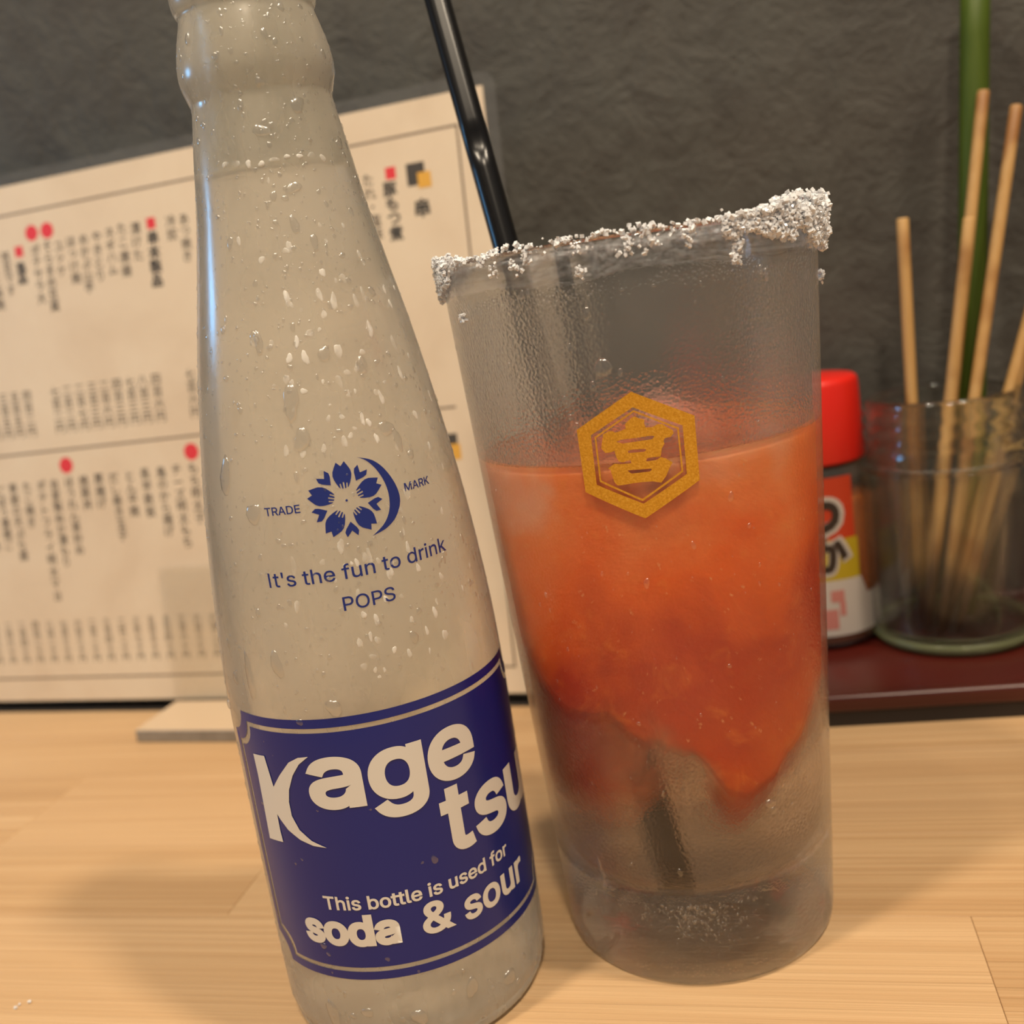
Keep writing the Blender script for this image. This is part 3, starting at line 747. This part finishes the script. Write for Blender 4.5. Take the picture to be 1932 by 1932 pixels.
slab('laminate_film', U0 - 4, U1 + 4.2, W0 - .6, W1 + 4.4, -.3, .3, FILM, menu, rad=5, label='clear plastic laminate with rounded corners')
GC = {}
def glyph(ch, off):
    if (ch, off) not in GC:
        g = text_bm(ch, off, None)
        vs = [v.co.xy.copy() for v in g.verts]; fs = [[v.index for v in f.verts] for f in (g.verts.index_update(), g.faces)[1]]
        g.free(); GC[(ch, off)] = (vs, fs)
    return GC[(ch, off)]
def put(bm, ch, u, w_, size, off=0.0, mi=0):
    vs, fs = glyph(ch, off)
    if not vs: return
    mx_ = (min(v.x for v in vs) + max(v.x for v in vs)) / 2; my = (min(v.y for v in vs) + max(v.y for v in vs)) / 2
    nv = [bm.verts.new(mp(u + (v.x - mx_) * size, w_ + (v.y - my) * size, .15)) for v in vs]
    for f in fs:
        try: bm.faces.new([nv[i] for i in f]).material_index = mi
        except ValueError: pass
def rect(bm, u0, u1, w0, w1, mi, n=.15): bm.faces.new([bm.verts.new(mp(u, w_, n)) for u, w_ in ((u0, w0), (u1, w0), (u1, w1), (u0, w1))]).material_index = mi
def disc(bm, u, w_, r, mi): bm.faces.new([bm.verts.new(mp(u + r * math.cos(k * PI / 10), w_ + r * math.sin(k * PI / 10), .15)) for k in range(20)]).material_index = mi
COLS = [(120.8, 184.4, 120.2, 171.2, 4, 0), (115.1, 184.6, 115.0, 179.8, 2, 0), (106.6, 179.9, 105.9, 164.3, 4, 1), (99.6, 184.3, 99.2, 174.6, 3, 0), (93.6, 185.2, 93.1, 169.7, 4, 0), (88.0, 184.5, 87.3, 170.9, 4, 0), (81.9, 183.9, 81.3, 169.5, 4, 0), (76.0, 183.8, 75.5, 166.0, 5, 0), (70.1, 183.8, 70.1, 170.1, 4, 0), (64.2, 183.1, 64.0, 173.8, 3, 0), (58.9, 183.9, 58.4, 161.2, 6, 0), (53.2, 183.2, 52.8, 164.8, 5, 0), (45.2, 177.6, 45.2, 173.4, 2, 1), (38.7, 182.8, 39.0, 169.7, 4, 0), (202.9, 181.5, 203.4, 166.7, 4, 1), (195.1, 185.8, 196.5, 167.6, 5, 0), (213.9, 173.6, 213.9, 173.6, 1, 2), (110.1, 93.9, 110.3, 74.9, 5, 0), (102.8, 93.9, 103.2, 66.0, 7, 0), (95.8, 93.5, 95.9, 70.8, 6, 0), (88.5, 93.5, 88.7, 78.9, 4, 0), (81.4, 93.2, 81.3, 79.6, 4, 0), (74.0, 93.2, 74.3, 70.5, 6, 0), (66.8, 93.2, 66.8, 83.8, 3, 0), (59.7, 93.1, 60.0, 83.7, 3, 0), (52.8, 93.3, 53.0, 66.1, 7, 0), (45.5, 92.8, 45.7, 61.6, 8, 0), (39.0, 92.9, 38.7, 47.9, 10, 0), (31.9, 92.8, 31.5, 78.6, 4, 0), (24.9, 92.7, 25.1, 65.6, 7, 0), (18.6, 92.3, 18.4, 70.2, 6, 0),
        (32.7, 182.6, 32.7, 165, 5, 0), (26.6, 182.4, 26.6, 169, 4, 0), (12, 92, 12, 70, 6, 0), (5, 92, 5, 74, 5, 0)]
WORDS = ['あつ焼き', '冷奴', '串本製品', '漬けた', 'たこ唐揚', 'ネギハム', 'やきとり', 'めかぶ山芋', 'ほっけ焼', 'ユッケ', 'そらまめ豆腐', 'ポテサラ大', '逸品', '枝豆です', '豚もつ煮', 'たれ・塩味', '串',
         'もち明太子', 'チーズ明太もち', '鳥のから揚げ', '長芋鉄板', 'とん平焼', 'だし巻き玉子', '厚揚げ', '焼豚丼', 'ほうれん草炒め', '自家製ぬか漬もり', 'ポテトフライ明太マヨ味', 'たこ焼き', '季節の天ぷら盛', 'ごぼう唐揚', 'とまと串焼', 'ししとう', '梅きゅうり味', '大根サラダ']
inkbm = bmesh.new()
for (u0, w0, u1, w1, n, k), wd in zip(COLS, WORDS):
    pitch = (w0 - w1) / max(1, n - 1); size = min(pitch, 4.6) if n > 1 else 6.2
    if k == 1: size *= 1.1
    for i in range(n):
        t = i / max(1, n - 1); put(inkbm, wd[i % len(wd)], u0 + (u1 - u0) * t, w0 + (w1 - w0) * t, size * 1.0, 0.040 if k else 0.016, 0 if k else 1)
nums = '二三四五六七八'
cols_p = [114.5, 99.3, 93.3, 87.6, 81.6, 75.7, 70.0, 64.1, 58.1, 52.4, 38.7, 32.7, 27.0, 21.2]
for u in cols_p:
    for i, ch in enumerate((random.choice(nums), '百', random.choice(nums), '十')[:3] + ('円',)): put(inkbm, ch, u, 128.6 - i * 4.75, 4.5, .014, 1)
for u in [4.5 + 7.02 * k for k in range(16)]:
    for i, ch in enumerate((random.choice(nums), '百', random.choice(nums), '十', '円')): put(inkbm, ch, u, 36.6 - i * 3.6, 3.6, .010, 1)
rect(inkbm, 209.6, 216.2, 181.2, 188.6, 0); rect(inkbm, 211.8, 217.2, 92.0, 97.0, 0)
link('menu_writing', inkbm, [INK, INKL], menu, label='columns of dark vertical writing', kind='stuff')
mk = bmesh.new()
rect(mk, 213.4, 218.2, 180.0, 185.2, 1, .2); rect(mk, 213.5, 218.0, 88.0, 93.4, 1, .2)
for u, w_ in ((106.6, 185.1), (45.4, 183.7), (203.8, 186.7)): rect(mk, u - 1.9, u + 1.9, w_ - 2.0, w_ + 2.0, 0)
for u, w_, r in ((52.6, 189.7, 3.0), (59.9, 189.6, 3.0), (52.5, 99.8, 3.2), (110.4, 100.1, 3.2)): disc(mk, u, w_, r, 0)
link('menu_markers', mk, [RED, MYEL], menu, label='small red and yellow printed markers', kind='stuff')
fr = bmesh.new()
for a in ((-46, 229.4, 197.6, 198.4), (-46, 229.4, 14.0, 14.8), (228.8, 229.6, 14.0, 198.4), (-46, 218, 105.6, 106.4)): rect(fr, *a, 0)
link('menu_rules', fr, LINE, menu, label='thin brown frame lines')

bm = bmesh.new(); add_box(bm, -260, 300, 0, 60, 0.02, 0.5, 0.1, 1)  # dark strip laid in for the shade in the gap under the menu
tr_ = link('gap_shade_1', bm, plain('painted_gap_dark', (0.030, 0.022, 0.016), .7)); tr_.location = (B0 + Vector((0, 0, 0))) * MM; tr_.rotation_euler = (0, 0, math.atan2(DU.y, DU.x)); tr_['kind'] = 'structure'
stand = thing('menu_stand', 'clear acrylic stand holding up the cream menu behind the bottle', 'stand', B0)
def abox(name, u0, u1, n0, n1, z0, z1, mat, **kw):
    bm = bmesh.new(); out = Vector((DU.y, -DU.x, 0))
    if out.y > 0: out = -out
    P = lambda u, n, z: DU * u + out * n + Vector((0, 0, z))
    vs = [bm.verts.new(P(u, n, z)) for u in (u0, u1) for n in (n0, n1) for z in (z0, z1)]
    for f in ((0, 1, 3, 2), (4, 6, 7, 5), (0, 4, 5, 1), (2, 3, 7, 6), (0, 2, 6, 4), (1, 5, 7, 3)): bm.faces.new([vs[i] for i in f])
    bmesh.ops.recalc_face_normals(bm, faces=bm.faces[:])
    bmesh.ops.bevel(bm, geom=bm.edges[:], offset=.3, segments=1, affect='EDGES')
    return link(name, bm, mat, stand, **kw)
FOOT = NT('speckled_acrylic'); _n = FOOT.noise(FOOT.coord((1, 1, 1)), 140, 3)  # acrylic edge in its own speckled grey-brown
FOOT.set(Base_Color=FOOT.mix(_n, (0.16, 0.14, 0.12), (0.32, 0.29, 0.25)), Roughness=0.3); FOOT = FOOT.m
TOPA = plain('acrylic_foot_top', (0.56, 0.42, 0.28), 0.25)
abox('foot_plate', 89.5, 168, 1.5, 27.5, 0.0, 4.6, FOOT)
abox('foot_top', 89.7, 167.8, 1.7, 27.2, 4.4, 4.9, TOPA)
slab('front_plate', 89.5, 168, 5.0, 57, .9, 2.6, ACRY, stand, rad=1)

# ================================================================= TRAY AND WHAT STANDS ON IT
A11 = math.radians(-11.5)
tray = thing('serving_tray', 'dark maroon lacquered tray with raised rim holding the spice shaker and skewer jar', 'tray', (62, 290.5, 0), A11)
TL, TD = 300, 84
bm = bmesh.new(); add_box(bm, 0, TL, 0, TD, 5.0, 7.5, .8); link('tray_floor', bm, LACQ, tray, True)
bm = bmesh.new()
for b_ in ((0, TL, 0, 4.2), (0, TL, TD - 4.2, TD), (0, 4.2, 0, TD), (TL - 4.2, TL, 0, TD)): add_box(bm, *b_, 5.0, 10.3, 1.6, 3)
link('tray_rim', bm, LACQ, tray, True)
bm = bmesh.new(); add_box(bm, 3, TL - 3, .8, TD - 3, 0, 5.05, .3); link('tray_foot_shade', bm, plain('foot_shade_black', (0.012, 0.007, 0.006), .6), tray)  # foot brought forward and blackened to stand for shade under the tray

SX, SY, SZ = 103.5, 345.5, 7.5
shaker = thing('spice_shaker', 'small spice shaker with red screw cap, half hidden behind the tumbler', 'shaker', (SX, SY, SZ))
CAS = math.atan2(-SY, -SX)
bm = bmesh.new(); add_lathe(bm, [(0, .6), (17.5, .3), (19, 1.2), (19.6, 3), (19.6, 56), (19.2, 60), (17, 63), (15.4, 64.5), (15.4, 68), (0, 68)], 64)
bmesh.ops.recalc_face_normals(bm, faces=bm.faces[:]); link('glass_body', bm, mat_thin('shaker_glass', (0.80, 0.62, 0.42), .25, .03), shaker, True)
bm = bmesh.new(); add_lathe(bm, [(0, 2), (18, 2), (18.6, 4), (18.6, 50), (17, 51.5), (0, 51)], 48); bmesh.ops.recalc_face_normals(bm, faces=bm.faces[:])
PW = NT('chilli_powder'); _n = PW.noise(PW.coord((1, 1, 1)), 500, 4); PW.set(Base_Color=PW.mix(_n, (0.24, 0.075, 0.012), (0.46, 0.20, 0.05)), Roughness=.9)
link('chilli_powder', bm, PW.m, shaker, True)
bm = bmesh.new(); cp = []
add_lathe(bm, [(15.8, 63.6), (18.2, 63.6), (18.5, 64.4), (17.7, 89.0), (17.2, 90.4), (16.4, 91.0), (0, 91.2), (0, 66), (15.8, 66)], 64); bmesh.ops.recalc_face_normals(bm, faces=bm.faces[:])
link('screw_cap', bm, plain('red_cap_plastic', (0.60, 0.012, 0.005), .38), shaker, True, label='bright red plastic cap')
def on_shaker(off):
    def fn(s, z):
        a = CAS + s / 19.6; r = 19.6 + off
        return (r * math.cos(a), r * math.sin(a), z)
    return fn
F = on_shaker(.12); lb = bmesh.new()
def box_poly(x0, x1, z0, z1): return fill_polys([[(x0, z0), (x1, z0), (x1, z1), (x0, z1)]])
wrap(lb, box_poly(-22, 13.5, 39, 60), F, 2, 0); wrap(lb, box_poly(-22, 14.5, 25, 39), F, 2, 1)
wrap(lb, fill_polys([[(-30, 5.5), (30, 5.5), (30, 18.5), (17.5, 18.5), (15, 25), (-22, 25), (-30, 18.5)]]), F, 2, 2)
LR, LY, LW = plain('label_red', (0.40, 0.030, 0.006), .4), plain('label_yellow', (0.36, 0.26, 0.008), .4), plain('label_white', (0.42, 0.38, 0.35), .4)
PK, BK = plain('label_pink', (0.42, 0.16, 0.14), .4), plain('label_black', (0.02, 0.012, 0.01), .4)
F2, F3 = on_shaker(.2), on_shaker(.28)
for ch, bx_ in (('つ', (-4.5, 8.5, 41.0, 52.5)), ('か', (-3.0, 10.5, 27.5, 40.5))):
    wrap(lb, text_bm(ch, .085, (bx_[0] - 1.6, bx_[1] + 1.6, bx_[2] - 1.4, bx_[3] + 1.4)), F2, 1.5, 2)
    wrap(lb, text_bm(ch, .055, bx_), F3, 1.5, 4)
for r_ in ((3.5, 8.0, 17.5, 21.5), (6.2, 8.2, 12.5, 17.5), (0.5, 5.5, 8.0, 15.0)): wrap(lb, box_poly(*r_), F2, 2, 3)
link('wrap_label', lb, [LR, LY, LW, PK, BK], shaker, label='red, yellow and white paper label')

JX, JY, JZ = 143.5, 330.0, 7.5
jar = thing('glass_jar', 'clear screw neck glass jar holding bamboo skewers on the maroon tray', 'jar', (JX, JY, JZ))
po = smooth_prof([(0, 1.5), (20, 1.0), (24, 0.2), (26, 1.2), (26.6, 4), (26.7, 10), (26.7, 55), (26.2, 60), (24.6, 64), (24.0, 66)], 4)
po += [(24.0, 66.6), (25.3, 68), (24.0, 69.4), (23.8, 71.6), (25.2, 73), (23.8, 74.4), (23.8, 76.2), (25.1, 77.5), (23.8, 78.8), (23.6, 81), (23.2, 82), (22.4, 82.3), (21.6, 81.8)]
pi_ = smooth_prof([(21.4, 80), (21.6, 67), (23.6, 61), (24.7, 56), (24.7, 10), (24.0, 6.5), (21, 5.2), (10, 5.6), (0, 6.0)], 4)
bm = bmesh.new(); add_lathe(bm, po + pi_, 96); bmesh.ops.recalc_face_normals(bm, faces=bm.faces[:])
def mat_jar():
    m = NT('jar_glass'); m.set(Base_Color=(0.98, 0.99, 0.96), Roughness=0.05, IOR=1.48, Transmission_Weight=1.0)
    tr = m.n('ShaderNodeBsdfTransparent'); tr.inputs[0].default_value = (0.98, 0.985, 0.97, 1)
    a = m.n('ShaderNodeMixShader'); a.inputs[0].default_value = 0.35; m.l(m.p.outputs[0], a.inputs[1]); m.l(tr.outputs[0], a.inputs[2])
    m.l(a.outputs[0], m.out.inputs[0]); return m.m
link('glass_body', bm, mat_jar(), jar, True)
bm = bmesh.new(); add_lathe(bm, [(22.5, .6), (24.6, .5), (26.0, 1.6), (26.3, 3.2), (25.3, 4.4), (23.0, 3.4)], 96, closed=True); bmesh.ops.recalc_face_normals(bm, faces=bm.faces[:])  # ring added: lamp light caught in the greenish base, put into its colour
link('caught_light_base_ring', bm, plain('green_glass_caught_light', (0.42, 0.46, 0.24), .12, Transmission_Weight=.5), jar, True, label='green glass foot with caught light painted into its pale colour')

def skewer(Bp, Tp, label, r=1.85, split=False, mat=None, name='bamboo_skewer', cat='skewer', grp='used skewers in the glass jar'):
    Bp, Tp = Vector(Bp), Vector(Tp); d_ = Tp - Bp; n_ = 10; bm = bmesh.new()
    pts = [d_ * (k / n_) for k in range(n_ + 1)]; rad = [r * 0.35] + [r * (0.75 + .25 * min(1, k / 2)) for k in range(1, n_)] + [r]
    pts.insert(-1, pts[-1] - d_.normalized() * .5); rad[-1] = r; rad.append(r * .85)
    add_tube(bm, pts, rad, 12)
    o = link(name, bm, mat or SKEW, None, True); o.location = Bp * MM
    tag(o, label, cat, grp)
    return o
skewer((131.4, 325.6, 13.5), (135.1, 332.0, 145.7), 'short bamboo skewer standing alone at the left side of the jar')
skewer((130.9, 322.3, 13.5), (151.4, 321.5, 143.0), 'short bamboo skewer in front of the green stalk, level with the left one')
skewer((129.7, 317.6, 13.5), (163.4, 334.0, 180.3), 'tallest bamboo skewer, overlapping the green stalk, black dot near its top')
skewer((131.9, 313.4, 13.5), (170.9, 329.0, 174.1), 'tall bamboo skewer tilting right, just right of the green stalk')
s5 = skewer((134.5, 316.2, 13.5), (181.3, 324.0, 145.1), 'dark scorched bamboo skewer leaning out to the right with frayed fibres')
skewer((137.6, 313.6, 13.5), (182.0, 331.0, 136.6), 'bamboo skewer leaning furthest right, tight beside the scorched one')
fb = bmesh.new(); rs = random.Random(5)
p0 = Vector((155.2, 319.6, 70)) - Vector((134.5, 316.2, 13.5))
for k in range(7):
    a = p0 + Vector((rs.uniform(-3, 3), -1.9 + rs.uniform(-.4, .4), rs.uniform(-3, 6)))
    dirv = Vector((rs.uniform(-.2, 1), rs.uniform(-.3, .3), rs.uniform(-.5, 1))).normalized(); pts = []
    for q in range(7): pts.append(a + dirv * q * 1.3 + Vector((math.sin(q * 1.1 + k), 0, math.cos(q * .9 + k))) * .8)
    add_tube(fb, pts, .35, 5)
link('frayed_fibre', fb, plain('raw_fibre', (0.70, 0.46, 0.16), .6), s5, True, label='curled pale splinters')
GRN = NT('green_stalk'); _x, _y, _z = GRN.xyz(GRN.coord((1, 1, 1), kind='Generated')); _n = GRN.noise(GRN.coord((500, 500, 8)), 1, 3)
GRN.set(Base_Color=GRN.mix(_n, (0.032, 0.060, 0.005), (0.070, 0.105, 0.010)), Roughness=.5, Specular_IOR_Level=.25)
skewer((147.0, 325.0, 14.5), (166.8, 343.0, 217.5), 'thick green bamboo stalk standing upright behind the skewers', 4.4, mat=GRN.m, name='green_stalk', cat='stalk', grp=None)

# ================================================================= CRUMBS ON THE COUNTER
for k, (x, y, s, lab_) in enumerate(((-127.9, 207.7, .55, 'leftmost of three tiny white salt grains on the bare counter left of the bottle'),
                                     (-127.4, 208.7, .45, 'smallest, middle one of three tiny white salt grains on the bare counter'),
                                     (-125.3, 209.1, .55, 'rightmost of three tiny white salt grains on the bare counter left of the bottle'))):
    bm = bmesh.new()
    for q in range(3): grain_bm(bm, (random.uniform(-.2, .2), random.uniform(-.2, .2), s * .42 + .08 * q), s)
    o = link('salt_grain', bm, SALT); o.location = Vector((x, y, 0)) * MM
    tag(o, lab_, 'salt', 'spilled salt grains on the counter')
